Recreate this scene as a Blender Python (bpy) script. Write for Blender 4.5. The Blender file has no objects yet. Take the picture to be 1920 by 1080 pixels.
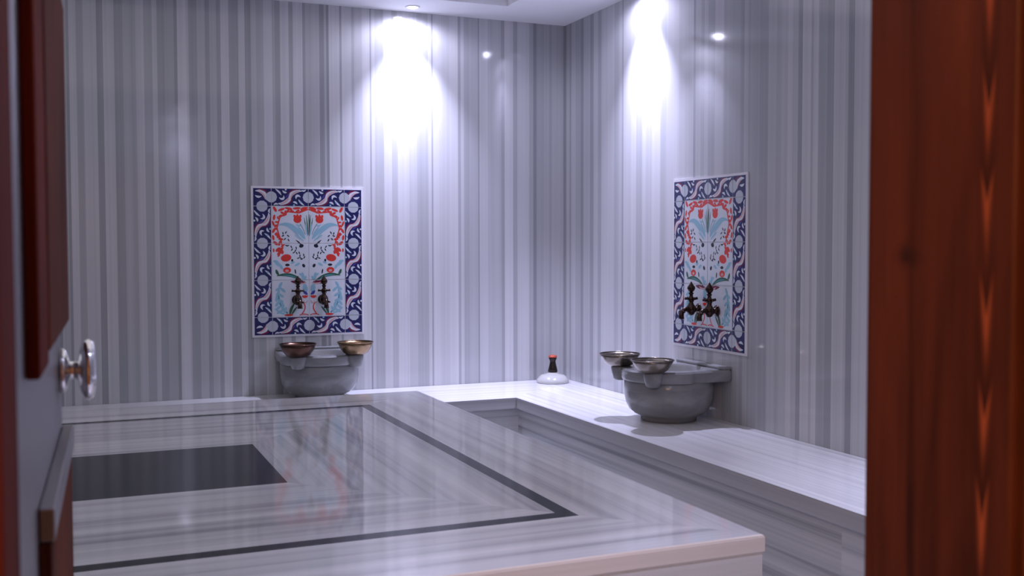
import bpy, bmesh, math, random
from mathutils import Vector, Matrix
R = math.radians
PI = math.pi
SC = bpy.context.scene
COL = SC.collection

# ------------------------------------------------------------------ camera
CAM = Vector((-2.7552, -5.7048, 1.2542))
yaw, pitch, roll = R(22.8835), R(2.2837), R(-0.0919)
cd = bpy.data.cameras.new('camera')
cam = bpy.data.objects.new('camera', cd)
COL.objects.link(cam)
cd.sensor_width = 36.0
cd.lens = 36.0 * 1952.82 / 1920.0
cd.clip_start = 0.02
fw = Vector((math.sin(yaw)*math.cos(pitch), math.cos(yaw)*math.cos(pitch), -math.sin(pitch)))
rt = Vector((math.cos(yaw), -math.sin(yaw), 0))
up = rt.cross(fw)
rt2 = rt*math.cos(roll) + up*math.sin(roll)
up2 = up*math.cos(roll) - rt*math.sin(roll)
m = Matrix((rt2, up2, -fw)).transposed().to_4x4()
m.translation = CAM
cam.matrix_world = m
cd.dof.use_dof = True
cd.dof.focus_distance = 4.9
cd.dof.aperture_fstop = 6.3
SC.camera = cam

# ------------------------------------------------------------------ world, exposure
w = bpy.data.worlds.new('world'); SC.world = w
w.use_nodes = True
w.node_tree.nodes['Background'].inputs[0].default_value = (0.5, 0.5, 0.55, 1)
w.node_tree.nodes['Background'].inputs[1].default_value = 0.05
SC.view_settings.view_transform = 'Standard'
SC.view_settings.look = 'None'
SC.view_settings.gamma = 1.0
SC.view_settings.use_curve_mapping = False
SC.view_settings.exposure = 0.12

H = 2.579          # ceiling height
BZ = 0.45          # bench height
SZ = 0.60          # platform height
XL = -4.75         # left wall
YF = -4.845        # inner face of the door wall
YH = -5.025        # hall face of the door wall
SPOT = (0.67, 0.67, 1.0)
LAMP_P = 222.0
# (x, y, power, spot degrees) of the recessed downlights
LAMPS = [(-1.0, -0.14, 1.0), (-0.115, -0.99, 1.0), (-0.115, -3.45, 0.62),
         (-4.1, -0.14, 0.12), (-1.8, -4.70, 0.9)]  # the last one is added by the door to brighten the platform front

def light(name, kind, loc, energy, color, **kw):
    ld = bpy.data.lights.new(name, kind)
    ld.energy = energy; ld.color = color
    for k, v in kw.items(): setattr(ld, k, v)
    o = bpy.data.objects.new(name, ld); COL.objects.link(o)
    o.location = loc
    return o
for (lx, ly, lp) in LAMPS:
    light('downlight_beam', 'SPOT', (lx, ly, H-0.006), LAMP_P*lp, SPOT,
          spot_size=R(78), spot_blend=1.0, shadow_soft_size=0.018)
    light('downlight_spill', 'SPOT', (lx, ly, H-0.006), LAMP_P*lp*0.075, (0.72, 0.72, 1.0),
          spot_size=R(168), spot_blend=0.5, shadow_soft_size=0.02)
# hall lamp behind the viewer, warm; and an added fill light in the ceiling recess, no real lamp
hl = light('hall_lamp_light', 'AREA', (-3.5, -6.5, 2.36), 48.0, (1.0, 0.62, 0.36), shape='DISK', size=0.35)
cl = light('coffer_fill_light', 'AREA', (-2.5, -2.4, H+0.06), 15.0, (1.0, 0.93, 0.92), shape='RECTANGLE', size=3.2, size_y=3.4)

# ------------------------------------------------------------------ materials
def mat(name, color=(0.8, 0.8, 0.8), rough=0.5, metal=0.0, spec=0.5, emit=None, estr=0.0, coat=0.0):
    M = bpy.data.materials.new(name); M.use_nodes = True
    b = M.node_tree.nodes['Principled BSDF']
    b.inputs['Base Color'].default_value = (*color, 1)
    b.inputs['Roughness'].default_value = rough
    b.inputs['Metallic'].default_value = metal
    b.inputs['Specular IOR Level'].default_value = spec
    b.inputs['Coat Weight'].default_value = coat
    if emit:
        b.inputs['Emission Color'].default_value = (*emit, 1)
        b.inputs['Emission Strength'].default_value = estr
    return M

class NT:
    def __init__(s, M):
        s.t = M.node_tree; s.b = s.t.nodes['Principled BSDF']
    def n(s, kind, **kw):
        o = s.t.nodes.new(kind)
        for k, v in kw.items(): setattr(o, k, v)
        return o
    def l(s, a, b): s.t.links.new(a, b)
    def math(s, op, a, b=None, c=None, clamp=False):
        o = s.n('ShaderNodeMath', operation=op, use_clamp=clamp)
        for i, v in enumerate((a, b, c)):
            if v is None: continue
            if isinstance(v, (int, float)): o.inputs[i].default_value = v
            else: s.l(v, o.inputs[i])
        return o.outputs[0]
    def ramp(s, fac, stops, interp='LINEAR'):
        o = s.n('ShaderNodeValToRGB'); o.color_ramp.interpolation = interp
        e = o.color_ramp.elements
        e[0].position, e[0].color = stops[0][0], (*stops[0][1], 1)
        e[1].position, e[1].color = stops[-1][0], (*stops[-1][1], 1)
        for p, c in stops[1:-1]:
            x = e.new(p); x.color = (*c, 1)
        s.l(fac, o.inputs[0]); return o.outputs[0]
    def noise(s, vec, scale, detail=2, rough=0.5, dist=0.0, dim='3D'):
        o = s.n('ShaderNodeTexNoise', noise_dimensions=dim)
        o.inputs['Scale'].default_value = scale; o.inputs['Detail'].default_value = detail
        o.inputs['Roughness'].default_value = rough; o.inputs['Distortion'].default_value = dist
        if vec is not None: s.l(vec, o.inputs['Vector'])
        return o.outputs[0]
    def mapping(s, vec, scale=(1, 1, 1), loc=(0, 0, 0)):
        o = s.n('ShaderNodeMapping'); o.inputs['Scale'].default_value = scale; o.inputs['Location'].default_value = loc
        s.l(vec, o.inputs['Vector']); return o.outputs[0]
    def mix(s, f, a, b, kind='MIX'):
        o = s.n('ShaderNodeMix', data_type='RGBA', blend_type=kind)
        if isinstance(f, (int, float)): o.inputs[0].default_value = f
        else: s.l(f, o.inputs[0])
        for i, v in ((6, a), (7, b)):
            if isinstance(v, tuple): o.inputs[i].default_value = (*v, 1)
            else: s.l(v, o.inputs[i])
        return o.outputs[2]

DARK = (0.285, 0.295, 0.315)
MID = (0.47, 0.48, 0.50)
LITE = (0.70, 0.70, 0.72)

def wall_marble():
    M = mat('striped_marble_wall', rough=0.07, spec=0.5)
    s = NT(M)
    at = s.n('ShaderNodeVertexColor', layer_name='vein')
    uv = s.n('ShaderNodeUVMap', uv_map='uv')
    fine = s.noise(s.mapping(uv.outputs[0], (55, 0.25, 1)), 1.0, 3, 0.6)
    wide = s.noise(s.mapping(uv.outputs[0], (14, 0.15, 1)), 1.0, 2, 0.5)
    f = s.math('MULTIPLY_ADD', fine, 0.34, 0.72)
    f = s.math('ADD', f, s.math('MULTIPLY', wide, 0.22))
    g = s.n('ShaderNodeCombineColor')
    for i in range(3): s.l(f, g.inputs[i])
    c = s.mix(1.0, at.outputs[0], g.outputs[0], 'MULTIPLY')
    s.l(c, s.b.inputs['Base Color'])
    return M

def vein_marble(name, seed, sv=30.0, lo=0.3, hi=0.7, cols=None, rough=0.10, su=0.25):
    """marble whose veins run along u of the uv map"""
    M = mat(name, rough=rough, spec=0.5)
    s = NT(M)
    uv = s.n('ShaderNodeUVMap', uv_map='uv')
    a = s.noise(s.mapping(uv.outputs[0], (su, sv, 1), (seed*3.1, seed*7.7, seed)), 1.0, 4, 0.65, 0.15)
    c = cols or (DARK, MID, LITE)
    col = s.ramp(a, [(lo, c[0]), ((lo+hi)/2-0.04, c[1]), (hi, c[2])])
    s.l(col, s.b.inputs['Base Color'])
    return M

def wood(name, base=(0.13, 0.035, 0.018), dark=(0.045, 0.012, 0.008), seed=0.0, rough=0.42, arrows=False, spec=0.35):
    M = mat(name, rough=rough, spec=spec)
    s = NT(M)
    tc = s.n('ShaderNodeTexCoord'); P = tc.outputs['Object']
    broad = s.noise(s.mapping(P, (3.5, 14, 2.0), (seed, 0, seed)), 1.0, 3, 0.55, 0.6)
    fine = s.noise(s.mapping(P, (90, 110, 2.5), (seed, 0, 0)), 1.0, 3, 0.6)
    f = s.math('ADD', s.math('MULTIPLY', broad, 0.85), s.math('MULTIPLY', fine, 0.22))
    col = s.ramp(f, [(0.30, dark), (0.52, base), (0.75, tuple(min(1, x*1.7) for x in base))])
    if arrows:
        sp = s.n('ShaderNodeSeparateXYZ'); s.l(P, sp.inputs[0])
        wob = s.math('MULTIPLY', s.math('SUBTRACT', s.noise(s.mapping(P, (0, 0, 3)), 1.0, 2), 0.5), 0.012)
        dy = s.math('ABSOLUTE', s.math('ADD', s.math('SUBTRACT', sp.outputs[1], -4.998), wob))
        zz = s.math('MULTIPLY', s.math('ADD', sp.outputs[2], s.math('MULTIPLY', dy, -5.0)), 10.5)
        fr = s.math('FRACT', s.math('ADD', zz, s.math('MULTIPLY', s.noise(s.mapping(P, (0, 0, 5)), 1.0, 1), 1.0)))
        band = s.math('SUBTRACT', 1.0, s.math('DIVIDE', dy, 0.0085), clamp=True)
        lum = s.math('MULTIPLY', s.math('POWER', fr, 2.6), s.math('MULTIPLY', band, 1.7), clamp=True)
        edge = s.math('MULTIPLY', s.math('SUBTRACT', 1.0, s.math('DIVIDE', dy, 0.014), clamp=True), 0.6)
        col = s.mix(edge, col, dark)
        col = s.mix(lum, col, (0.42, 0.10, 0.04))
        # a knot
        kx = s.math('MULTIPLY', s.math('ADD', sp.outputs[1], 4.9), 48.0)
        kz = s.math('MULTIPLY', s.math('SUBTRACT', sp.outputs[2], 1.245), 52.0)
        kn = s.math('SQRT', s.math('ADD', s.math('MULTIPLY', kx, kx), s.math('MULTIPLY', kz, kz)))
        kn = s.math('ADD', kn, s.math('MULTIPLY', s.noise(s.mapping(P, (60, 60, 60)), 1.0, 2), 1.2))
        col = s.mix(s.math('MULTIPLY', s.math('SUBTRACT', 1.6, kn, clamp=True), 0.75), col, (0.03, 0.01, 0.008))
    s.l(col, s.b.inputs['Base Color'])
    return M

M = {}
M['wall'] = wall_marble()
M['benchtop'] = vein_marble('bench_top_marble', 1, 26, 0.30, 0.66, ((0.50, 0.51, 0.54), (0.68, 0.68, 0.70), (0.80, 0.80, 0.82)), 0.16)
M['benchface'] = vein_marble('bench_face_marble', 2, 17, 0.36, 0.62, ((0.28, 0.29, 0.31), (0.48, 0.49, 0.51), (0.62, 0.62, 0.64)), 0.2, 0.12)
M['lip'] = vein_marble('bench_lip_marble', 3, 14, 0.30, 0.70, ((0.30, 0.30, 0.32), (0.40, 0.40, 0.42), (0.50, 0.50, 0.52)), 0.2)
M['ring'] = vein_marble('platform_ring_marble', 4, 12, 0.30, 0.68, ((0.30, 0.305, 0.32), (0.46, 0.46, 0.48), (0.64, 0.64, 0.66)), 0.06, 0.2)
M['border'] = vein_marble('platform_border_marble', 9, 12, 0.30, 0.68, ((0.34, 0.345, 0.36), (0.50, 0.50, 0.52), (0.66, 0.66, 0.68)), 0.06, 0.2)
M['pface'] = vein_marble('platform_face_marble', 6, 9, 0.30, 0.70, ((0.42, 0.41, 0.40), (0.55, 0.54, 0.52), (0.64, 0.62, 0.60)), 0.25)
M['plip'] = vein_marble('platform_edge_marble', 7, 14, 0.3, 0.7, ((0.45, 0.40, 0.36), (0.62, 0.56, 0.50), (0.72, 0.66, 0.60)), 0.18)
M['black'] = mat('black_granite', (0.022, 0.024, 0.028), 0.12, spec=0.15)
M['floor'] = vein_marble('floor_marble', 8, 12, 0.3, 0.7, None, 0.15)
M['basin'] = None
def basin_mat():
    B = mat('grey_marble_basin', rough=0.2)
    s = NT(B); tc = s.n('ShaderNodeTexCoord')
    a = s.noise(s.mapping(tc.outputs['Object'], (3, 3, 9)), 1.0, 4, 0.6, 1.5)
    s.l(s.ramp(a, [(0.3, (0.17, 0.175, 0.185)), (0.6, (0.25, 0.255, 0.26)), (0.8, (0.33, 0.33, 0.34))]), s.b.inputs['Base Color'])
    return B
M['basin'] = basin_mat()
M['ceiling'] = mat('ceiling_paint', (0.86, 0.86, 0.87), 0.7)
M['wood'] = wood('red_brown_wood')
M['woodR'] = wood('red_brown_wood_knotty', (0.105, 0.026, 0.013), (0.028, 0.007, 0.005), 3.3, 0.5, True, spec=0.2)
M['woodL'] = wood('dark_red_wood', (0.11, 0.018, 0.010), (0.03, 0.006, 0.004), 8.1, 0.75, spec=0.06)
M['woodD'] = wood('door_panel_wood', (0.095, 0.026, 0.012), (0.018, 0.007, 0.006), 5.7, 0.75, spec=0.06)
M['steel'] = mat('brushed_grey_steel', (0.24, 0.23, 0.24), 0.38, 0.85)
M['chrome'] = mat('chrome', (0.82, 0.82, 0.84), 0.08, 1.0)
M['trimring'] = mat('white_lamp_ring', (0.8, 0.8, 0.82), 0.3)
M['lens'] = mat('lit_lamp_lens', (0.8, 0.8, 0.9), 0.3, emit=(0.80, 0.76, 1.0), estr=60.0)
M['bronze'] = mat('dark_bronze', (0.035, 0.018, 0.013), 0.2, 0.7)
M['glassmilk'] = mat('white_glaze', (0.50, 0.50, 0.48), 0.2)
M['darkmetal'] = mat('blackened_metal', (0.018, 0.012, 0.010), 0.25, 0.5)
M['redwax'] = mat('red_copper_top', (0.55, 0.10, 0.06), 0.35, 0.3)
def bowl_mat(name, c, rough):
    B = mat(name, c, rough, 1.0)
    s = NT(B); tc = s.n('ShaderNodeTexCoord')
    a = s.noise(tc.outputs['Object'], 28, 3, 0.6)
    bp = s.n('ShaderNodeBump'); bp.inputs['Strength'].default_value = 0.25; bp.inputs['Distance'].default_value = 0.004
    s.l(a, bp.inputs['Height']); s.l(bp.outputs[0], s.b.inputs['Normal'])
    s.l(s.mix(a, tuple(x*0.6 for x in c), tuple(min(1, x*1.3) for x in c)), s.b.inputs['Base Color'])
    return B
M['copper'] = bowl_mat('dark_copper', (0.10, 0.055, 0.042), 0.3)
M['brass'] = bowl_mat('aged_brass', (0.28, 0.19, 0.11), 0.27)
M['tin'] = bowl_mat('tinned_copper', (0.25, 0.22, 0.19), 0.24)
def glaze(name, c, r=0.12): return mat(name, c, r)
M['t_white'] = glaze('tile_white', (0.60, 0.64, 0.70))
M['t_grout'] = mat('tile_grout', (0.72, 0.70, 0.74), 0.6)
M['t_navy'] = glaze('tile_navy', (0.018, 0.018, 0.10))
M['t_disc'] = glaze('tile_disc', (0.46, 0.50, 0.56))
M['t_pink'] = glaze('tile_pink', (0.58, 0.36, 0.36))
M['t_maroon'] = glaze('tile_maroon', (0.16, 0.015, 0.05))
M['t_red'] = glaze('tile_red', (0.62, 0.045, 0.035))
M['t_sky'] = glaze('tile_sky', (0.26, 0.47, 0.58))
M['t_teal'] = glaze('tile_teal', (0.08, 0.28, 0.33))
M['t_green'] = glaze('tile_green', (0.035, 0.11, 0.07))
M['t_ink'] = glaze('tile_ink', (0.015, 0.02, 0.03))
M['t_blue'] = glaze('tile_blue', (0.05, 0.06, 0.30))

# ------------------------------------------------------------------ helpers
def obj(name, bm, material, parent=None, smooth=False, loc=None, mats=None):
    me = bpy.data.meshes.new(name)
    bm.normal_update()
    bm.to_mesh(me); bm.free()
    o = bpy.data.objects.new(name, me); COL.objects.link(o)
    for mm in (mats or [material]): me.materials.append(mm)
    if smooth:
        for p in me.polygons: p.use_smooth = True
    if parent is not None: o.parent = parent
    if loc: o.location = loc
    return o
def bevel(o, w=0.003, seg=2):
    b = o.modifiers.new('bevel', 'BEVEL'); b.width = w; b.segments = seg; b.limit_method = 'ANGLE'; b.angle_limit = R(40)
    return o
def struct(o): o['kind'] = 'structure'; return o
def tag(o, label, cat, group=None):
    o['label'] = label; o['category'] = cat
    if group: o['group'] = group
    return o
def thing(name, label, cat, loc=(0, 0, 0), rz=0.0, group=None):
    o = bpy.data.objects.new(name, None); COL.objects.link(o)
    o.empty_display_size = 0.05
    o.location = loc; o.rotation_euler = (0, 0, rz)
    return tag(o, label, cat, group)
def quad(bm, pts, uvs=None):
    vs = [bm.verts.new(p) for p in pts]
    f = bm.faces.new(vs)
    if uvs:
        L = bm.loops.layers.uv.get('uv') or bm.loops.layers.uv.new('uv')
        for lp, u in zip(f.loops, uvs): lp[L].uv = u
    return f
def box(bm, x0, x1, y0, y1, z0, z1, uv='x'):
    """box whose uv u runs along the axis given"""
    if not bm.loops.layers.uv.get('uv'): bm.loops.layers.uv.new('uv')
    L = bm.loops.layers.uv['uv']
    c = [(x, y, z) for z in (z0, z1) for y in (y0, y1) for x in (x0, x1)]
    v = [bm.verts.new(p) for p in c]
    fs = []
    for idx in ((0, 2, 3, 1), (4, 5, 7, 6), (0, 1, 5, 4), (2, 6, 7, 3), (0, 4, 6, 2), (1, 3, 7, 5)):
        f = bm.faces.new([v[i] for i in idx]); fs.append(f)
        f.normal_update(); n = f.normal
        for lp in f.loops:
            p = lp.vert.co
            if uv == 'x': lp[L].uv = (p.x if abs(n.x) < .5 else p.y, p.z if abs(n.z) < .5 else p.y)
            elif uv == 'y': lp[L].uv = (p.y if abs(n.y) < .5 else p.x, p.z if abs(n.z) < .5 else p.x)
            else: lp[L].uv = (p.z, p.x + p.y)
    return fs
def lathe(bm, prof, n=48, cx=0, cy=0, cap=False):
    rings = []
    for (r, z) in prof:
        if r < 1e-5: rings.append([bm.verts.new((cx, cy, z))])
        else: rings.append([bm.verts.new((cx+r*math.cos(2*PI*i/n), cy+r*math.sin(2*PI*i/n), z)) for i in range(n)])
    for a, b in zip(rings, rings[1:]):
        for i in range(n):
            j = (i+1) % n
            if len(a) == 1 and len(b) == 1: continue
            if len(a) == 1: bm.faces.new((a[0], b[j], b[i]))
            elif len(b) == 1: bm.faces.new((a[i], a[j], b[0]))
            else: bm.faces.new((a[i], a[j], b[j], b[i]))
def tube(bm, pts, rad, n=14, cap=True):
    pts = [Vector(p) for p in pts]
    rad = rad if isinstance(rad, (list, tuple)) else [rad]*len(pts)
    rings = []; prev = None
    for i, p in enumerate(pts):
        d = (pts[min(i+1, len(pts)-1)] - pts[max(i-1, 0)]).normalized()
        if prev is None: a = Vector((0, 0, 1)) if abs(d.z) < .9 else Vector((1, 0, 0))
        else: a = prev
        u = (a - d*a.dot(d)).normalized(); v = d.cross(u); prev = u
        rings.append([bm.verts.new(p + (u*math.cos(2*PI*k/n) + v*math.sin(2*PI*k/n))*rad[i]) for k in range(n)])
    for a, b in zip(rings, rings[1:]):
        for k in range(n):
            j = (k+1) % n
            bm.faces.new((a[k], a[j], b[j], b[k]))
    if cap:
        bm.faces.new(list(reversed(rings[0]))); bm.faces.new(rings[-1])

# ------------------------------------------------------------------ room shell
SA= [(-2.794,0.5),(-2.767,0.1),(-2.754,0.65),(-2.72,0.35),(-2.687,0.6),(-2.625,0.1),(-2.594,0.65),(-2.541,0.2),(-2.5,0.45),(-2.462,0.35),(-2.438,0.6),(-2.399,0.3),(-2.358,0.65),(-2.334,0.2),(-2.297,0.35),(-2.25,0.1),(-2.234,0.75),(-2.188,0.6),(-2.178,0.2),(-2.135,0.5),(-2.094,0.15),(-2.072,0.45),(-2.037,0.2),(-2.015,0.7),(-1.973,0.2),(-1.924,0.7),(-1.89,0.15),(-1.859,0.55),(-1.831,0.4),(-1.792,0.75),(-1.746,0.45),(-1.732,0.2),(-1.703,0.75),(-1.657,0.25),(-1.634,0.8),(-1.582,0.2),(-1.567,0.45),(-1.52,0.5),(-1.491,0.05),(-1.464,0.45),(-1.452,0.05),(-1.438,0.75),(-1.378,0.2),(-1.366,0.7),(-1.312,0.4),(-1.296,0.6),(-1.251,0.8),(-1.208,0.2),(-1.199,0.7),(-1.18,0.5),(-1.128,0.85),(-1.081,0.55),(-1.047,0.85),(-0.981,0.65),(-0.933,0.5),(-0.866,0.8),(-0.847,0.3),(-0.837,0.8),(-0.786,0.7),(-0.734,0.8),(-0.685,0.3),(-0.668,0.65),(-0.648,0.35),(-0.615,0.45),(-0.562,0.1),(-0.552,0.6),(-0.499,0.5),(-0.414,0.2),(-0.394,0.75),(-0.339,0.25),(-0.312,0.65),(-0.235,0.4),(-0.208,0.0),(-0.187,0.3),(-0.138,0.45),(-0.102,0.3),(-0.085,0.5),(-0.01,0.2),(0.012,0.2)]
SB= [(0.013,0.2),(-0.024,0.55),(-0.068,0.2),(-0.089,0.6),(-0.147,0.35),(-0.217,0.1),(-0.251,0.45),(-0.333,0.2),(-0.379,0.6),(-0.432,0.25),(-0.471,0.6),(-0.627,0.4),(-0.676,0.6),(-0.712,0.3),(-0.73,0.75),(-0.817,0.85),(-0.868,0.55),(-0.93,0.8),(-0.963,0.7),(-1.028,0.85),(-1.112,0.55),(-1.169,0.7),(-1.205,0.8),(-1.284,0.7),(-1.346,0.65),(-1.417,0.2),(-1.435,0.55),(-1.481,0.35),(-1.508,0.55),(-1.544,0.35),(-1.597,0.6),(-1.666,0.4),(-1.716,0.35),(-1.798,0.2),(-1.826,0.45),(-1.858,0.3),(-1.939,0.2),(-2.0,0.45),(-2.058,0.35),(-2.087,0.5),(-2.133,0.65),(-2.165,0.45),(-2.199,0.1),(-2.226,0.65),(-2.28,0.4),(-2.296,0.65),(-2.326,0.25),(-2.377,0.1),(-2.418,0.55),(-2.482,0.4),(-2.5,0.05),(-2.533,0.55),(-2.611,0.5)]
def vein_col(t):
    if t < .5: a, b, k = DARK, MID, t*2
    else: a, b, k = MID, LITE, t*2-1
    return tuple(x*(1-k)+y*k for x, y in zip(a, b)) + (1,)
def fill(stripes, lo, hi, seed):
    """extend the list of (start, tone) with random stripes to cover lo..hi"""
    rnd = random.Random(seed)
    s = sorted(stripes)
    out = []; x = lo
    while x < s[0][0]-0.01:
        out.append((x, rnd.choice((.1, .2, .35, .5, .6, .7)))); x += rnd.choice((.012, .02, .03, .045, .06))
    return out
def striped_wall(name, axis, lo, hi, stripes, z0=0, z1=H, fixed=0.0, flip=False, thick=0.0):
    """vertical stripes; stripes: sorted list (start, tone)"""
    bm = bmesh.new(); uvl = bm.loops.layers.uv.new('uv'); cl_ = bm.loops.layers.float_color.new('vein')
    s = sorted(stripes)
    cuts = [max(lo, a) for a, _ in s] + [hi]
    for i, (a, t) in enumerate(s):
        x0, x1 = max(lo, a), min(hi, cuts[i+1])
        if x1 <= x0: continue
        if axis == 'x': pts = [(x0, fixed, z0), (x1, fixed, z0), (x1, fixed, z1), (x0, fixed, z1)]
        else: pts = [(fixed, x0, z0), (fixed, x1, z0), (fixed, x1, z1), (fixed, x0, z1)]
        us = [(x0, z0), (x1, z0), (x1, z1), (x0, z1)]
        if flip: pts.reverse(); us.reverse()
        f = quad(bm, pts, us)
        for lp in f.loops: lp[cl_] = vein_col(t)
    # backing slab so that the wall has thickness
    return bm
def back_box(bm, *a):
    cl_ = bm.loops.layers.float_color['vein']
    for f in box(bm, *a):
        for lp in f.loops: lp[cl_] = vein_col(.4)
# stripe tones listed left to right for the back wall, and from corner outward for the right wall
sa = fill(SA, XL, 0, 5) + [p for p in SA if p[0] < 0.0]
bm = striped_wall('wall_back', 'x', XL, 0, sa)
back_box(bm, XL-.1, .1, 0.001, .1, 0, H+.3)
struct(obj('wall_back', bm, M['wall']))
# right wall: convert (start going toward the door) into ascending order
sb = []
ends = SB + [(-2.70, .5)]
for i, (a, t) in enumerate(ends[:-1]): sb.append((ends[i+1][0], t))
rnd = random.Random(11); y = -2.70; ext = []
while y > YF:
    y2 = y - rnd.choice((.012, .02, .03, .045, .06)); ext.append((max(y2, YF), rnd.choice((.1, .25, .4, .5, .6, .7)))); y = y2
sb = sorted(ext + sb)
bm = striped_wall('wall_right', 'y', YF, 0, sb, flip=True)
back_box(bm, .001, .1, YF, 0.0, 0, H+.3)
struct(obj('wall_right', bm, M['wall']))
def rand_stripes(lo, hi, seed):
    r_ = random.Random(seed); x = lo; o = []
    while x < hi:
        o.append((x, r_.choice((.1, .2, .35, .5, .6, .7)))); x += r_.choice((.015, .025, .04, .06))
    return o
bm = striped_wall('wall_left', 'y', YF, 0, rand_stripes(YF, 0, 3), fixed=XL)
back_box(bm, XL-.1, XL-.001, YF, 0.0, 0, H+.3)
struct(obj('wall_left', bm, M['wall']))
# door wall with the opening  (x -2.79 .. -1.988)
DX0, DX1, DH = -2.795, -1.988, 2.12
FR = 0.035           # lining thickness
bm = bmesh.new(); bm.loops.layers.uv.new('uv'); bm.loops.layers.float_color.new('vein')
back_box(bm, XL-.1, DX0-FR, YH, YF, 0, H+.3)
back_box(bm, DX1+FR, .1, YH, YF, 0, H+.3)
back_box(bm, DX0-FR, DX1+FR, YH, YF, DH+FR, H+.3)
struct(obj('wall_front', bm, M['wall']))
bm = bmesh.new(); box(bm, XL-.1, .1, YH, .1, -.08, 0, 'y')
struct(obj('floor', bm, M['floor']))
# ceiling with a shallow rectangular recess
CX0, CX1, CY0, CY1, CR = -4.25, -0.518, -4.35, -0.345, 0.09
bm = bmesh.new()
box(bm, XL, CX0, YF, 0, H, H+CR); box(bm, CX1, 0, YF, 0, H, H+CR)
box(bm, CX0, CX1, YF, CY0, H, H+CR); box(bm, CX0, CX1, CY1, 0, H, H+CR)
box(bm, XL-.1, .1, YF, .1, H+CR, H+CR+.05)
struct(obj('ceiling', bm, M['ceiling']))

# hall behind the viewer
HW = mat('hall_plaster', (0.42, 0.30, 0.22), 0.8)
bm = bmesh.new()
box(bm, -4.2, -4.1, -7.6, YH, 0, 2.5); struct(obj('wall_hall_left', bm, HW))
bm = bmesh.new(); box(bm, -0.9, -0.8, -7.6, YH, 0, 2.5); struct(obj('wall_hall_right', bm, HW))
bm = bmesh.new(); box(bm, -4.2, -.8, -7.7, -7.6, 0, 2.5); struct(obj('wall_hall_back', bm, HW))
bm = bmesh.new(); box(bm, -4.2, -.8, -7.7, YH, 2.42, 2.5); struct(obj('ceiling_hall', bm, M['ceiling']))
bm = bmesh.new(); box(bm, -4.2, -.8, -7.7, YH, -.08, 0, 'y'); struct(obj('floor_hall', bm, mat('hall_floor', (0.22, 0.12, 0.08), 0.4)))

# ------------------------------------------------------------------ built-in bench along the back and right walls
WA, WB = 0.634, 0.590
LT = 0.057; OV = 0.018
bench = thing('marble_bench', 'low corner bench of striped white and grey marble running along the back and right walls', 'bench', (0, 0, 0))
bm = bmesh.new()
XE = XL + 0.002; YE = YF + 0.002; e = -0.0015
# tops: mitred at the inner corner
quad(bm, [(XE, -WA, BZ), (-WB, -WA, BZ), (e, e, BZ), (XE, e, BZ)], [(XE, -WA), (-WB, -WA), (0, 0), (XE, 0)])
quad(bm, [(-WB, YE, BZ), (e, YE, BZ), (e, e, BZ), (-WB, -WA, BZ)], [(YE, -WB+9), (YE, 9), (0, 9), (-WA, -WB+9)])
obj('bench_top', bm, M['benchtop'], bench)
bm = bmesh.new()
z0, z1 = BZ-LT, BZ-0.001
for (p, q, a) in (((XE, -WA), (-WB, -WA), 'x'), ((-WB, -WA), (-WB, YE), 'y')):
    u = [(p[0], z0), (q[0], z0), (q[0], z1), (p[0], z1)] if a == 'x' else [(p[1], z0), (q[1], z0), (q[1], z1), (p[1], z1)]
    quad(bm, [(*p, z0), (*q, z0), (*q, z1), (*p, z1)], u)
quad(bm, [(XE, -WA, z0), (XE, -WA+OV, z0), (-WB+OV, -WA+OV, z0), (-WB, -WA, z0)], [(0, 0), (0, .02), (1, .02), (1, 0)])
quad(bm, [(-WB, -WA, z0), (-WB+OV, -WA+OV, z0), (-WB+OV, YE, z0), (-WB, YE, z0)], [(0, 0), (0, .02), (1, .02), (1, 0)])
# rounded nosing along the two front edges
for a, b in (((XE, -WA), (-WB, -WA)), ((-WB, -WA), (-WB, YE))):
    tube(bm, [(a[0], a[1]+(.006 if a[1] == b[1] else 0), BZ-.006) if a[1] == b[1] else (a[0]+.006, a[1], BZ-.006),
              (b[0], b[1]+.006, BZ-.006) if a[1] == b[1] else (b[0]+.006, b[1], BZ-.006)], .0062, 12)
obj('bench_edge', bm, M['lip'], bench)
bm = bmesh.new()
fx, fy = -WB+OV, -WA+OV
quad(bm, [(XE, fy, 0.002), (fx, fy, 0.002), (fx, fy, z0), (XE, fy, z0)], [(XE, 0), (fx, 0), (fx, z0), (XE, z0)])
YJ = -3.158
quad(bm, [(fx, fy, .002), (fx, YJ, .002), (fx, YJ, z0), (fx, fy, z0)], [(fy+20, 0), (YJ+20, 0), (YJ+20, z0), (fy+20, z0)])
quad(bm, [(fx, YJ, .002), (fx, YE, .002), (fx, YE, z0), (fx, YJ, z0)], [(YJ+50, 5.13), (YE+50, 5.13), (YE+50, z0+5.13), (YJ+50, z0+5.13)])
obj('bench_face', bm, M['benchface'], bench)

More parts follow.
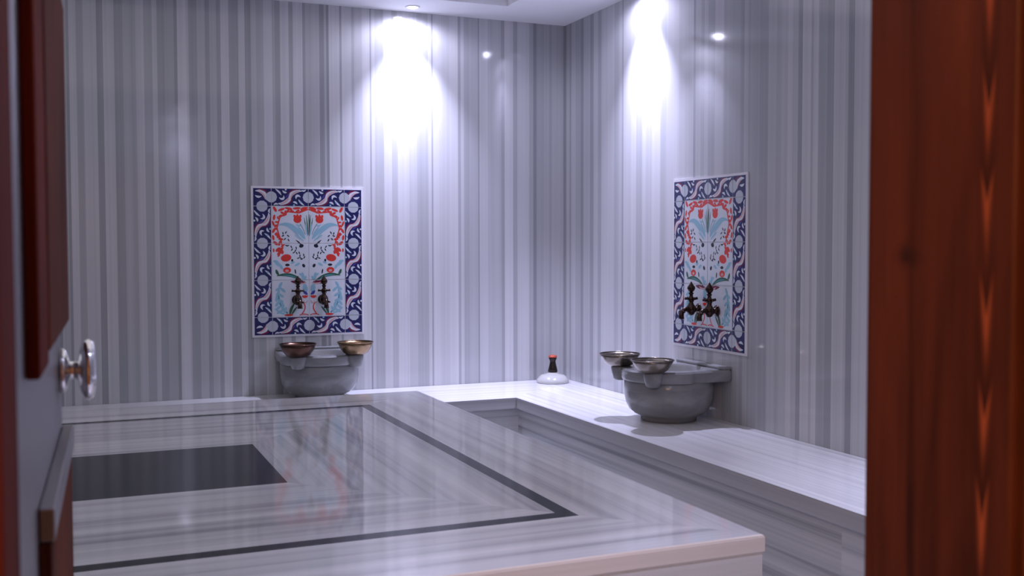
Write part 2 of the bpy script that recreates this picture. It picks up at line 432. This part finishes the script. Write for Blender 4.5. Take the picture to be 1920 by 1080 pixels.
# ------------------------------------------------------------------ heated marble platform
PX1, PY1, PY0 = -1.3163, -1.1933, -3.7713
PX0 = -3.894
plat = thing('marble_platform', 'large raised grey marble platform with thin black inlay frame and black centre stone', 'platform', (0, 0, 0))
def ring(bm, o, i, z, us=0.0):
    """o, i = (x0,x1,y0,y1) outer and inner rectangles; v = distance from the outer edge, u along it"""
    ox0, ox1, oy0, oy1 = o; ix0, ix1, iy0, iy1 = i
    quad(bm, [(ox0, oy0, z), (ox1, oy0, z), (ix1, iy0, z), (ix0, iy0, z)], [(ox0, us), (ox1, us), (ix1, us+iy0-oy0), (ix0, us+iy0-oy0)])
    quad(bm, [(ox1, oy0, z), (ox1, oy1, z), (ix1, iy1, z), (ix1, iy0, z)], [(oy0+7, us+3), (oy1+7, us+3), (iy1+7, us+3+ox1-ix1), (iy0+7, us+3+ox1-ix1)])
    quad(bm, [(ox1, oy1, z), (ox0, oy1, z), (ix0, iy1, z), (ix1, iy1, z)], [(ox1+20, us+5), (ox0+20, us+5), (ix0+20, us+5+oy1-iy1), (ix1+20, us+5+oy1-iy1)])
    quad(bm, [(ox0, oy1, z), (ox0, oy0, z), (ix0, iy0, z), (ix0, iy1, z)], [(oy1+30, us+8), (oy0+30, us+8), (iy0+30, us+8+ix0-ox0), (iy1+30, us+8+ix0-ox0)])
E0 = (PX0+.006, PX1-.006, PY0+.006, PY1-.006)
EI = (PX0+.313, -1.6297, -3.4553, -1.5145)
EJ = (PX0+.356, -1.6727, -3.4093, -1.5570)
EC = (PX0+.898, -2.2142, -2.8180, -2.2037)
bm = bmesh.new(); ring(bm, E0, EI, SZ); obj('border_slab', bm, M['border'], plat)
bm = bmesh.new(); ring(bm, EI, EJ, SZ); obj('inlay_strip', bm, M['black'], plat)
bm = bmesh.new(); ring(bm, EJ, EC, SZ, 2.2); obj('ring_slab', bm, M['ring'], plat)
bm = bmesh.new(); quad(bm, [(EC[0], EC[2], SZ), (EC[1], EC[2], SZ), (EC[1], EC[3], SZ), (EC[0], EC[3], SZ)]); obj('centre_stone', bm, M['black'], plat)
# edge slab with rounded nosing
bm = bmesh.new()
T = 0.042
def sweep_rect(bm, prof, z_uv=True):
    """profile (inset, z) swept round the platform's rectangle"""
    cs = []
    for ins, z in prof:
        cs.append([(PX0+ins, PY0+ins, z), (PX1-ins, PY0+ins, z), (PX1-ins, PY1-ins, z), (PX0+ins, PY1-ins, z)])
    acc = 0
    for a, b, (i0, zz0), (i1, zz1) in zip(cs, cs[1:], prof, prof[1:]):
        d = math.hypot(i1-i0, zz1-zz0)
        for k in range(4):
            j = (k+1) % 4
            ax = 0 if k in (0, 2) else 1
            quad(bm, [a[k], a[j], b[j], b[k]], [(a[k][ax]+k*4, acc+k), (a[j][ax]+k*4, acc+k), (b[j][ax]+k*4, acc+d+k), (b[k][ax]+k*4, acc+d+k)])
        acc += d
sweep_rect(bm, [(.004, SZ-T), (0.0, SZ-T+.004), (0, SZ-.007), (.002, SZ-.002), (.006, SZ)])
obj('edge_nosing', bm, M['plip'], plat)
bm = bmesh.new()
sweep_rect(bm, [(.004, 0.002), (.004, SZ-T)])
obj('side_face', bm, M['pface'], plat)

# ------------------------------------------------------------------ tile murals
# pattern space: u 0..60 cm, v 0..80 cm (v up), split over 20 tiles
def clip(poly, x0, x1, y0, y1):
    for ax, lim, sgn in ((0, x0, 1), (0, x1, -1), (1, y0, 1), (1, y1, -1)):
        out = []
        for i in range(len(poly)):
            p, q = poly[i], poly[(i+1) % len(poly)]
            a, b = (p[ax]-lim)*sgn, (q[ax]-lim)*sgn
            if a >= 0: out.append(p)
            if (a > 0 and b < 0) or (a < 0 and b > 0):
                t = a/(a-b); out.append((p[0]+(q[0]-p[0])*t, p[1]+(q[1]-p[1])*t))
        poly = out
        if len(poly) < 3: return []
    return poly
SH = []    # (material key, convex polygon) in drawing order
def ell(mk, cx, cy, rx, ry, a=0, n=14):
    c, s = math.cos(R(a)), math.sin(R(a))
    SH.append((mk, [(cx+rx*math.cos(t)*c-ry*math.sin(t)*s, cy+rx*math.cos(t)*s+ry*math.sin(t)*c) for t in [2*PI*k/n for k in range(n)]]))
def bez(p, n=10):
    r = []
    for k in range(n+1):
        t = k/n; q = [Vector(x) for x in p]
        while len(q) > 1: q = [q[i].lerp(q[i+1], t) for i in range(len(q)-1)]
        r.append(q[0])
    return r
def stroke(mk, p, w0, w1=None, n=10, belly=None):
    """tapered stroke along a bezier; belly = widest in the middle"""
    P = bez(p, n); w1 = w0 if w1 is None else w1
    L = []; Rr = []
    for i, q in enumerate(P):
        d = (P[min(i+1, n)] - P[max(i-1, 0)]).normalized(); nn = Vector((-d.y, d.x)); t = i/n
        ww = (w0*(1-t)+w1*t)/2
        if belly: ww += belly/2*math.sin(PI*t)
        L.append(q+nn*ww); Rr.append(q-nn*ww)
    for i in range(n): SH.append((mk, [tuple(L[i]), tuple(L[i+1]), tuple(Rr[i+1]), tuple(Rr[i])]))
def sym(fn, *a, **k):
    """draw the left shape and its mirror about u = 30"""
    s0 = len(SH); fn(*a, **k)
    for mk, p in SH[s0:]:
        SH.append((mk, [(60-x, y) for x, y in reversed(p)]))
def P_(zx, zy): return ((zx-112-(zy-75)*.012)/11.5, 80-(zy-75)/11.68)
# --- border scrolls: unit of 20 cm between discs
def unit(T):
    """T maps (s along 0..20, t across 0..10) to panel space"""
    f = lambda pts: [T(*q) for q in pts]
    stroke('t_white', f([(3.6, 8.6), (6.5, 9.6), (10.5, 7.6), (10.2, 2.6)]), .3, .5, 12, 2.1)
    stroke('t_pink', f([(4.6, 8.9), (7.2, 8.4), (9.6, 6.6), (9.9, 3.4)]), .2, .2, 10, .8)
    stroke('t_maroon', f([(5.0, 9.6), (8.4, 9.9), (11.2, 8.4), (11.0, 4.8)]), .2, .2, 10, .7)
    stroke('t_white', f([(16.6, 1.4), (13.6, .4), (9.4, 2.2), (10.0, 7.2)]), .3, .4, 12, 2.0)
    stroke('t_pink', f([(15.6, 1.2), (13, 1.5), (10.6, 3.2), (10.3, 6.4)]), .2, .2, 10, .8)
    stroke('t_maroon', f([(15.0, .5), (11.8, .1), (8.8, 1.4), (9.0, 5.2)]), .2, .2, 10, .6)
    stroke('t_white', f([(4.2, 5.2), (5.6, 6.8), (7.2, 6.0), (6.6, 4.0)]), .2, .2, 8, 1.1)
    stroke('t_white', f([(15.8, 4.8), (14.4, 3.2), (12.8, 4.0), (13.4, 6.0)]), .2, .2, 8, 1.1)
    stroke('t_white', f([(6.0, 1.0), (7.0, 2.6), (8.4, 2.2)]), .2, .2, 6, .9)
    stroke('t_white', f([(14.0, 9.0), (13.0, 7.4), (11.6, 7.8)]), .2, .2, 6, .9)
    stroke('t_white', f([(1.2, 9.6), (2.6, 8.2), (3.6, 9.4)]), .2, .2, 6, .8)
    stroke('t_white', f([(18.8, .4), (17.4, 1.8), (16.4, .6)]), .2, .2, 6, .8)
    stroke('t_white', f([(2.2, .3), (4.2, 1.6), (5.4, 3.8)]), .2, .2, 6, .8)
    stroke('t_white', f([(17.8, 9.7), (15.8, 8.4), (14.6, 6.2)]), .2, .2, 6, .8)
    stroke('t_blue', f([(7.4, 5.4), (8.6, 4.6), (8.9, 3.2)]), .2, .2, 6, .6)
    for s_, t_ in ((4.4, 2.2), (15.6, 7.8), (7.8, .5), (12.2, 9.5)):
        c = T(s_, t_); ell('t_sky' if s_ > 10 else 't_white', c[0], c[1], .55, .55, 0, 8)
BW = 9.3
def border():
    sides = [lambda s, t: (t*BW/10+.4, 70-s), lambda s, t: (60-.4-t*BW/10, s+10), lambda s, t: (s, 79.6-t*BW/10), lambda s, t: (60-s, .4+t*BW/10)]
    base = [((.4, .4), (.4+BW, 79.6)), ((59.6-BW, .4), (59.6, 79.6)), ((.4, 79.6-BW), (59.6, 79.6)), ((.4, .4), (59.6, .4+BW))]
    for a, b in base: SH.append(('t_navy', [(a[0], a[1]), (b[0], a[1]), (b[0], b[1]), (a[0], b[1])]))
    for k, T in enumerate(sides):
        offs = (0, 20, 40) if k < 2 else (10, 30)
        for o in offs: unit(lambda s, t, T=T, o=o: T(s+o, t))
    # corners: one crescent each
    for (cx, cy, sx, sy) in ((0, 80, 1, -1), (60, 80, -1, -1), (0, 0, 1, 1), (60, 0, -1, 1)):
        g = lambda a, b: (cx+sx*a, cy+sy*b)
        stroke('t_white', [g(1.5, 1.8), g(5.2, 1.4), g(7.2, 3.4), g(7.4, 6.6)], .3, .3, 10, 1.9)
        stroke('t_pink', [g(2.5, 2.2), g(5.4, 2.4), g(6.4, 4.4), g(6.8, 6.4)], .2, .2, 8, .7)
        stroke('t_maroon', [g(3.2, .9), g(7.0, .9), g(8.4, 3.4)], .2, .2, 8, .8)
        stroke('t_white', [g(1.4, 4.2), g(3.0, 5.6), g(4.8, 4.6)], .2, .2, 8, 1.0)
    for x, y in [(5, 10), (5, 30), (5, 50), (5, 70), (55, 10), (55, 30), (55, 50), (55, 70), (10, 5), (30, 5), (50, 5), (10, 75), (30, 75), (50, 75)]:
        for k in range(10):
            a = 2*PI*k/10; ell('t_disc', x+2.55*math.cos(a), y+2.55*math.sin(a), .55, .55, 0, 7)
        ell('t_disc', x, y, 2.95, 2.95, 0, 20)
def centre():
    SH.append(('t_white', [(9.9, 9.9), (50.1, 9.9), (50.1, 70.1), (9.9, 70.1)]))
    rr = random.Random(4)
    # red garland
    gar = [P_(458, 208), P_(400, 232), P_(330, 225), P_(280, 262), P_(262, 330), P_(285, 400), P_(300, 455), P_(282, 492)]
    for i in range(len(gar)-1):
        sym(stroke, 't_red', [gar[i], gar[i+1]], .75, .75, 3)
        for k in range(3):
            q = Vector(gar[i]).lerp(Vector(gar[i+1]), (k+.5)/3)
            sym(ell, 't_red', q.x+rr.uniform(-1.2, .3), q.y+rr.uniform(-.2, 1.0), rr.uniform(.9, 1.5), rr.uniform(.45, .75), rr.uniform(0, 180), 8)
    for zx, zy, rx, ry, a in ((250, 210, 1.7, .8, 120), (290, 212, 2.0, .7, 20), (335, 205, 2.2, .7, -10), (385, 203, 2.2, .7, 5), (432, 203, 2.2, .8, 15),
                              (245, 262, 1.6, .7, 80), (240, 300, 1.6, .6, 110), (243, 345, 1.5, .7, 60), (240, 390, 1.5, .7, 100), (255, 425, 1.6, .8, 140),
                              (270, 465, 1.7, .9, 40), (295, 480, 1.3, .9, 100), (262, 372, 1.4, .7, 150), (243, 470, 1.1, .5, 90), (275, 500, 1.1, .6, 60), (310, 245, 1.5, .6, 30)):
        c = P_(zx, zy); sym(ell, 't_red', c[0], c[1], rx, ry, a, 10)
    # tulips
    for dx, dy, rx, ry, a in ((0, 0, 2.2, 1.9, 0), (-1.3, 1.5, .8, 1.3, 25), (1.4, 1.5, .8, 1.3, -25), (0, 1.9, .7, 1.2, 0)):
        c = P_(390, 275); sym(ell, 't_red', c[0]+dx, c[1]+dy, rx, ry, a, 12)
    sym(stroke, 't_green', [P_(405, 300), P_(425, 325), P_(440, 370)], .3, .25, 6)
    sym(stroke, 't_sky', [P_(380, 305), P_(395, 318), P_(420, 312)], .3, .3, 6, .5)
    # central blades
    for a, b in (((446, 245), (458, 372)), ((432, 262), (452, 370))):
        sym(stroke, 't_green', [P_(*a), P_(*b)], .18, .35, 5, .35)
    stroke('t_green', [P_(463, 240), P_(466, 380)], .2, .4, 6, .4)
    # sky-blue plumes
    sym(stroke, 't_sky', [P_(272, 312), P_(330, 285), P_(385, 330), P_(432, 395)], .4, .5, 12, 2.0)
    sym(stroke, 't_sky', [P_(300, 300), P_(350, 320), P_(400, 380)], .3, .3, 10, .9)
    sym(stroke, 't_sky', [P_(392, 318), P_(420, 350), P_(440, 400)], .3, .3, 8, 1.1)
    sym(stroke, 't_sky', [P_(372, 372), P_(400, 385), P_(430, 412)], .2, .3, 8, .8)
    sym(stroke, 't_sky', [P_(440, 300), P_(445, 340), P_(455, 380)], .2, .3, 8, .6)
    # small dark leaves
    for zx, zy, a in ((318, 357, 60), (300, 378, 20), (332, 378, 140), (312, 398, 40), (335, 405, 120), (300, 362, 100),
                      (330, 440, 10), (352, 448, 120), (356, 466, 60), (322, 440, 150), (383, 455, 100), (378, 472, 60), (386, 488, 120), (368, 484, 30),
                      (402, 486, 110), (406, 505, 80), (396, 520, 20), (412, 520, 140), (430, 500, 100), (434, 515, 60), (418, 526, 20)):
        c = P_(zx, zy); sym(ell, 't_ink', c[0], c[1], .85, .33, a, 8)
    sym(stroke, 't_ink', [P_(380, 405), P_(398, 415), P_(418, 440)], .2, .5, 6, .4)
    c = P_(415, 442); sym(ell, 't_ink', c[0], c[1], 1.3, 1.0, 20, 10)
    # red rounds
    c = P_(320, 518); sym(ell, 't_red', c[0], c[1], 2.9, 2.0, 10, 16)
    c = P_(326, 596); sym(ell, 't_red', c[0], c[1], 2.2, 1.6, 0, 14)
    c = P_(326, 600); sym(ell, 't_pink', c[0], c[1], 1.0, .7, 0, 10)
    for zx, zy, rx, ry, a in ((358, 534, .6, .8, 0), (328, 563, 1.3, .7, 0), (378, 605, .4, 1.4, 10), (430, 568, .8, 1.1, 30)):
        c = P_(zx, zy); sym(ell, 't_ink', c[0], c[1], rx, ry, a, 9)
    for zx, zy, rx, ry, a in ((268, 555, 2.4, 1.0, -40), (255, 540, 1.5, .7, -10), (290, 575, 1.6, .8, -60), (362, 548, 1.2, .6, 20), (390, 560, 1.6, .7, 30),
                              (425, 635, 2.2, .9, 100), (438, 650, 1.6, .7, 60), (412, 625, 1.2, .6, 140)):
        c = P_(zx, zy); sym(ell, 't_sky', c[0], c[1], rx, ry, a, 10)
    # green arcs
    sym(stroke, 't_green', [P_(262, 632), P_(310, 618), P_(370, 622), P_(425, 668)], .3, .5, 12, 1.5)
    sym(stroke, 't_teal', [P_(300, 626), P_(350, 628), P_(395, 648)], .1, .1, 8, .6)
    sym(stroke, 't_green', [P_(276, 628), P_(262, 612), P_(258, 592)], .5, .7, 6, .9)
    # lower tiles
    sym(stroke, 't_teal', [P_(288, 682), P_(262, 740), P_(262, 800), P_(330, 872)], .4, .8, 12, .6)
    for zx, zy, a in ((285, 690, 60), (272, 715, 30), (300, 722, 140), (270, 742, 60), (288, 756, 150), (262, 775, 80), (284, 790, 160), (268, 808, 50), (298, 812, 120),
                      (272, 835, 40), (300, 838, 100), (316, 850, 70), (282, 860, 30)):
        c = P_(zx, zy); sym(ell, 't_sky', c[0], c[1], 1.9, .8, a, 10)
    sym(stroke, 't_sky', [P_(250, 840), P_(285, 868), P_(320, 880)], .3, .3, 8, .9)
    sym(stroke, 't_green', [P_(372, 810), P_(350, 840), P_(345, 878)], .4, .8, 8, 1.0)
    sym(stroke, 't_green', [P_(390, 830), P_(372, 850), P_(355, 880)], .3, .5, 8, .7)
    c = P_(338, 882); sym(ell, 't_red', c[0], c[1], 2.4, .6, 0, 10)
    sym(stroke, 't_maroon', [P_(350, 668), P_(392, 676), P_(440, 672)], .4, .3, 8, 1.5)
    sym(stroke, 't_pink', [P_(385, 672), P_(415, 690), P_(446, 676)], .3, .3, 8, .5)
    c = P_(440, 712); sym(ell, 't_sky', c[0], c[1], 1.4, 2.4, 10, 12)
    sym(stroke, 't_blue', [P_(428, 728), P_(440, 745), P_(456, 752)], .5, .4, 6, 1.2)
    sym(stroke, 't_red', [P_(420, 762), P_(438, 772), P_(458, 762)], .5, .4, 6, 1.1)
    sym(stroke, 't_pink', [P_(432, 792), P_(428, 815), P_(452, 808), P_(455, 790)], .45, .45, 10)
    sym(stroke, 't_red', [P_(418, 800), P_(448, 815), P_(446, 848), P_(420, 876)], .35, .5, 10, .2)
    sym(stroke, 't_red', [P_(405, 884), P_(435, 872), P_(462, 884)], .5, .5, 6)
border(); centre()
def tile_rects():
    out = []
    xs = [0, 10, 30, 50, 60]; ys = [0, 10, 30, 50, 70, 80]
    for i in range(4):
        for j in range(5):
            cen = i in (1, 2) and j in (1, 2, 3)
            out.append(('centre_tile' if cen else 'border_tile', xs[i], xs[i+1], ys[j], ys[j+1]))
    return out
def mural_meshes():
    keys = ['t_white', 't_navy', 't_disc', 't_pink', 't_maroon', 't_red', 't_sky', 't_teal', 't_green', 't_ink', 't_blue']
    res = []
    for kind, x0, x1, y0, y1 in tile_rects():
        g = .14
        bm = bmesh.new()
        a, b, c, d = (x0+g)/100, (x1-g)/100, (y0+g)/100, (y1-g)/100
        for f in box(bm, a, b, -.009, -.001, c, d): f.material_index = 0
        uvl = bm.loops.layers.uv['uv']
        n = 0
        for mk, poly in SH:
            q = clip(poly, x0+g, x1-g, y0+g, y1-g)
            if len(q) < 3: continue
            n += 1
            yy = -.0091 - n*4e-6
            # keep the polygon counter-clockwise seen from the room
            ar = sum(q[i][0]*q[(i+1) % len(q)][1]-q[(i+1) % len(q)][0]*q[i][1] for i in range(len(q)))
            if abs(ar) < 1e-4: continue
            if ar < 0: q = q[::-1]
            try:
                f = bm.faces.new([bm.verts.new((p[0]/100, yy, p[1]/100)) for p in q]); f.material_index = keys.index(mk)
            except ValueError: pass
        me = bpy.data.meshes.new(kind); bm.to_mesh(me); bm.free()
        for k in keys: me.materials.append(M[k])
        res.append((kind, me))
    return res
MM = mural_meshes()
def mural(label, loc, rz):
    t = thing('tile_mural', label, 'tile panel', loc, rz, 'painted tile murals above the basins')
    bm = bmesh.new(); box(bm, -.008, .608, -.007, -.001, -.008, .808)
    obj('grout_backing', bm, M['t_grout'], t)
    for kind, me in MM:
        o = bpy.data.objects.new(kind, me); COL.objects.link(o); o.parent = t
    return t
mural('floral blue-bordered painted tile mural on the back wall, left of the room corner', (-1.860, 0, .7733), 0)
mural('floral blue-bordered painted tile mural on the right wall, beside the wooden door jamb', (0, -1.2585, .7732), R(-90))

# ------------------------------------------------------------------ taps (local frame: wall behind at y=0, projecting to -y)
def tap(label, loc, rz):
    t = thing('wall_tap', label, 'tap', loc, rz, 'dark bronze taps on the tile murals')
    bm = bmesh.new()
    # rosette, body and spout
    prof = [(.0, 0), (.026, .0005), (.026, .004), (.019, .008), (.012, .011), (.011, .030)]
    lathe(bm, prof, 24)
    bmesh.ops.rotate(bm, verts=bm.verts, cent=(0, 0, 0), matrix=Matrix.Rotation(R(90), 3, 'X'))
    bmesh.ops.translate(bm, verts=bm.verts, vec=(0, -.010, 0))
    obj('rosette', bm, M['bronze'], t, True)
    bm = bmesh.new()
    tube(bm, [(0, -.03, 0), (0, -.05, 0), (0, -.072, .002), (0, -.088, 0), (0, -.101, -.010), (0, -.106, -.026), (0, -.107, -.044)],
         [.0115, .015, .0125, .0105, .0105, .0115, .0145], 18)
    lathe(bm, [(0, -.030), (.012, -.026), (.021, -.012), (.023, .002), (.019, .016), (.012, .026), (.010, .034)], 20, 0, -.052)
    tube(bm, [(-.022, -.10, -.012), (-.008, -.105, -.008)], [.004, .007], 8)
    tube(bm, [(.022, -.10, -.012), (.008, -.105, -.008)], [.004, .007], 8)
    obj('spout', bm, M['bronze'], t, True)
    bm = bmesh.new()
    lathe(bm, [(.0095, .033), (.014, .040), (.0155, .050), (.010, .060), (.0075, .068), (.012, .074), (.012, .078), (.006, .081)], 20, 0, -.052)
    for k in range(4):
        a = k*PI/2
        tube(bm, [(0, -.052, .050), (.024*math.cos(a), -.052+.024*math.sin(a), .050), (.033*math.cos(a), -.052+.033*math.sin(a), .052)], [.006, .0045, .0075], 8)
    obj('handle', bm, M['bronze'], t, True)
    bm = bmesh.new()
    lathe(bm, [(.006, .080), (.014, .088), (.0195, .099), (.017, .108), (.008, .120), (.0025, .130), (0, .133)], 20, 0, -.052)
    obj('finial', bm, M['bronze'], t, True)
    return t
tap('bronze tap on the back wall mural, the left one of its pair', (-1.630, 0, .965), 0)
tap('bronze tap on the back wall mural, the right one of its pair', (-1.487, 0, .965), 0)
tap('bronze tap on the right wall mural, the one nearer the room corner', (0, -1.487, .955), R(-90))
tap('bronze tap on the right wall mural, the one nearer the wooden jamb', (0, -1.640, .955), R(-90))

# ------------------------------------------------------------------ marble wash basins (local frame: wall at y=0, projecting to -y)
def basin(label, loc, rz):
    t = thing('wash_basin', label, 'basin', loc, rz, 'grey marble wash basins on the bench')
    cy = -.212; RB = .198
    bm = bmesh.new()
    lathe(bm, [(0, .001), (.128, .001), (.130, .016), (.136, .024), (.160, .034), (.184, .054), (.198, .082), (.205, .115), (.207, .150), (.206, .190), (.198, .196)], 64, 0, cy)
    obj('body', bm, M['basin'], t, True)
    # rim: U-shaped outline with round opening, and the hollow inside
    bm = bmesh.new(); N = 96
    RO = .222; HW_ = .205; back = -.002
    ri = .150
    def outer(a):
        dx, dy = math.cos(a), math.sin(a)
        if dy <= 0: return RO*(1-.03*abs(dx)**8)
        c = [1e9]
        if abs(dx) > 1e-6: c.append(HW_/abs(dx))
        if dy > 1e-6: c.append((back-cy)/dy)
        return min(c + [RO + 9])
    rows = {k: [] for k in ('ob', 'ot', 'ot2', 'it2', 'it', 'i1', 'i2', 'i3')}
    z0_, zt = .190, .243
    for k in range(N):
        a = 2*PI*k/N + PI/N; dx, dy = math.cos(a), math.sin(a); ro = outer(a)
        def P(r, z): return bm.verts.new((r*dx, cy+r*dy, z))
        rows['ob'].append(P(ro-.006, z0_)); rows['ot'].append(P(ro, z0_+.010)); rows['ot2'].append(P(ro, zt-.008))
        rows['it2'].append(P(ro-.008, zt)); rows['it'].append(P(ri+.006, zt)); rows['i1'].append(P(ri, zt-.008))
        rows['i2'].append(P(ri-.012, .15)); rows['i3'].append(P(ri-.06, .09))
    ks = ['ob', 'ot', 'ot2', 'it2', 'it', 'i1', 'i2', 'i3']
    for a, b in zip(ks, ks[1:]):
        for i in range(N):
            j = (i+1) % N
            bm.faces.new((rows[a][i], rows[a][j], rows[b][j], rows[b][i]))
    bm.faces.new(rows['i3'])
    # underside back to the body
    low = [bm.verts.new((.196*math.cos(2*PI*k/N+PI/N), cy+.196*math.sin(2*PI*k/N+PI/N), z0_+.001)) for k in range(N)]
    for i in range(N):
        j = (i+1) % N
        bm.faces.new((low[i], low[j], rows['ob'][j], rows['ob'][i]))
    o = obj('rim', bm, M['basin'], t, True)
    es = o.modifiers.new('split', 'EDGE_SPLIT'); es.split_angle = R(38)
    bm = bmesh.new(); box(bm, -.200, .200, -.050, -.002, .2435, .256)
    bevel(obj('back_ledge', bm, M['basin'], t), .004)
    for s in (-1, 1):
        bm = bmesh.new()
        ex, ey = s*.150, -.385
        lathe(bm, [(0, .176), (.026, .177), (.034, .184), (.041, .215), (.044, .236), (.041, .243), (0, .243)], 28, ex, ey)
        tube(bm, [(ex, ey, .214), (s*.118, cy-.130, .214)], [.026, .028], 12)
        obj('bowl_support', bm, M['basin'], t, True)
    return t
basin('grey marble basin at the back wall, under the mural left of the corner', (-1.550, 0, BZ), 0)
basin('grey marble basin at the right wall with its rim and round body in full view', (0, -1.550, BZ), R(-90))

# ------------------------------------------------------------------ metal bowls
def bowl(label, loc, mk, tilt=(0, 0), r=.096, h=.066):
    t = thing('metal_bowl', label, 'bowl', loc, 0, 'metal bowls on the basin supports')
    bm = bmesh.new()
    lathe(bm, [(0, .0), (r*.50, .0), (r*.66, h*.14), (r*.83, h*.44), (r*.92, h*.74), (r*.985, h*.94),
               (r*.955, h*.93), (r*.89, h*.74), (r*.80, h*.46), (r*.62, h*.19), (0, h*.16)], 56)
    obj('bowl_body', bm, M[mk], t, True)
    bm = bmesh.new()
    tube(bm, [(r*.985*math.cos(a), r*.985*math.sin(a), h*.965) for a in [2*PI*k/56 for k in range(57)]], .0026, 8, False)
    obj('rolled_rim', bm, M[mk], t, True)
    t.rotation_euler = (tilt[0], tilt[1], 0)
    return t
BT = BZ+.2435
bowl('dark copper bowl on the left support of the back wall basin', (-1.700, -.388, BT), 'copper', (0, 0), .094)
bowl('golden brass bowl on the right support of the back wall basin', (-1.400, -.388, BT), 'brass', (0, 0), .094)
bowl('shiny tinned bowl on the right wall basin, the one nearer the room corner', (-.388, -1.400, BT), 'tin', (0, 0), .096, .058)
bowl('shiny tinned bowl on the right wall basin, the one in front overlapping its rim', (-.388, -1.700, BT), 'tin', (0, 0), .096, .058)

# ------------------------------------------------------------------ ornament in the corner
t = thing('bench_ornament', 'small dark vase-shaped ornament with red top on a white domed base in the corner', 'ornament', (-.150, -.150, BZ))
bm = bmesh.new()
lathe(bm, [(0, .001), (.094, .001), (.097, .010), (.092, .022), (.078, .038), (.066, .047), (.050, .050), (.030, .056), (.024, .064), (0, .068)], 40)
obj('domed_base', bm, M['glassmilk'], t, True)
bm = bmesh.new()
lathe(bm, [(0, .0605), (.025, .062), (.029, .068), (.024, .090), (.018, .115), (.0165, .128), (.022, .140), (.0245, .148), (0, .149)], 28)
obj('dark_stem', bm, M['darkmetal'], t, True)
bm = bmesh.new()
lathe(bm, [(0, .1495), (.024, .1495), (.0265, .154), (.024, .160), (.012, .164), (0, .165)], 28)
obj('red_cap', bm, M['redwax'], t, True)

# ------------------------------------------------------------------ recessed ceiling lamps
names = ['small round ceiling spotlight close to the back wall, in view at the top',
         'round ceiling spotlight close to the right wall near the corner, above the frame',
         'round ceiling spotlight close to the right wall near the door wall, above the frame',
         'round ceiling spotlight close to the back wall at the far left, above the frame',
         'added round ceiling spotlight close to the door to light the platform front, above the frame']
for (lx, ly, lp), lab in zip(LAMPS, names):
    t = thing('ceiling_spotlight', lab, 'spotlight', (lx, ly, H), 0, 'recessed ceiling spotlights')
    bm = bmesh.new(); lathe(bm, [(.027, -.001), (.029, -.006), (.040, -.006), (.043, -.0005)], 40)
    obj('trim_ring', bm, M['trimring'], t, True)
    bm = bmesh.new(); lathe(bm, [(0, -.0025), (.026, -.0025), (.028, -.001)], 32)
    obj('lens', bm, M['lens'], t, True)

# ------------------------------------------------------------------ door: frame lining and open leaf
door = bpy.data.objects.new('door_1', None); COL.objects.link(door); door['kind'] = 'structure'
door.location = (0, 0, 0)
bm = bmesh.new(); box(bm, DX1, DX1+FR-.001, YH-.004, YF+.002, .001, DH); bevel(obj('right_jamb', bm, M['woodR'], door), .004, 3)
bm = bmesh.new(); box(bm, DX0-FR+.001, DX0, YH-.004, YF+.002, .001, DH); bevel(obj('left_jamb', bm, M['woodL'], door), .004, 3)
bm = bmesh.new(); box(bm, DX0-FR+.001, DX1+FR-.001, YH-.004, YF+.002, DH+.001, DH+FR-.001); obj('head_jamb', bm, M['wood'], door)
for nm, x0, x1 in (('left_architrave', DX0-.11, DX0-.012), ('right_architrave', DX1+.012, DX1+.11)):
    bm = bmesh.new(); box(bm, x0, x1, YH-.020, YH-.0045, .001, DH+.1); bevel(obj(nm, bm, M['wood'], door), .004, 2)
# leaf, local frame: hinge at origin, leaf along +x (width), right face toward -y (seen from the hall when closed)
leaf = bpy.data.objects.new('door_leaf', None); COL.objects.link(leaf); leaf.parent = door
leaf.location = (-2.794, YF+.006, 0)
ang = math.atan2(.75, .0255)
leaf.rotation_euler = (0, 0, ang)
LW = .748
def lbox(name, x0, x1, z0, z1, y0, y1, mk, bv=.002):
    bm = bmesh.new(); box(bm, x0, x1, y0, y1, z0, z1); return bevel(obj(name, bm, M[mk], leaf), bv, 2)
lbox('leaf_core', 0, LW, .012, 2.09, 0.004, .032, 'steel')
lbox('hinge_stile', .115, .245, 1.140, 2.08, -.008, .0035, 'woodL')
lbox('upper_panel', .275, LW-.001, 1.150, 1.590, -.008, .0035, 'woodD')
lbox('lower_panel', .235, LW-.001, .02, .965, -.008, .0035, 'woodD')
lbox('rail_strip', .235, LW-.001, .967, 1.000, -.011, .0035, 'steel')
for sgn in (-1, 1):
    bm = bmesh.new()
    lathe(bm, [(0, 0), (.031, .0005), (.031, .006), (.026, .010), (.013, .012), (.012, .020), (.016, .024), (.034, .027), (.042, .032), (.044, .038), (.040, .044), (.022, .047), (0, .048)], 40)
    bmesh.ops.rotate(bm, verts=bm.verts, cent=(0, 0, 0), matrix=Matrix.Rotation(R(90*(1 if sgn < 0 else -1)), 3, 'X'))
    obj('door_knob', bm, M['chrome'], leaf, True, (LW-.045, .0035 if sgn < 0 else .0325, 1.083))
# the hall lamp's own fitting
t = thing('hall_lamp', 'round warm ceiling lamp in the hall behind the viewer', 'lamp', (-3.5, -6.5, 2.42))
bm = bmesh.new(); lathe(bm, [(.20, -.001), (.20, -.03), (.185, -.045), (0, -.048)], 40)
obj('shade', bm, mat('warm_lamp_glass', (0.9, 0.7, 0.5), 0.4, emit=(1, .62, .36), estr=4.0), t, True)
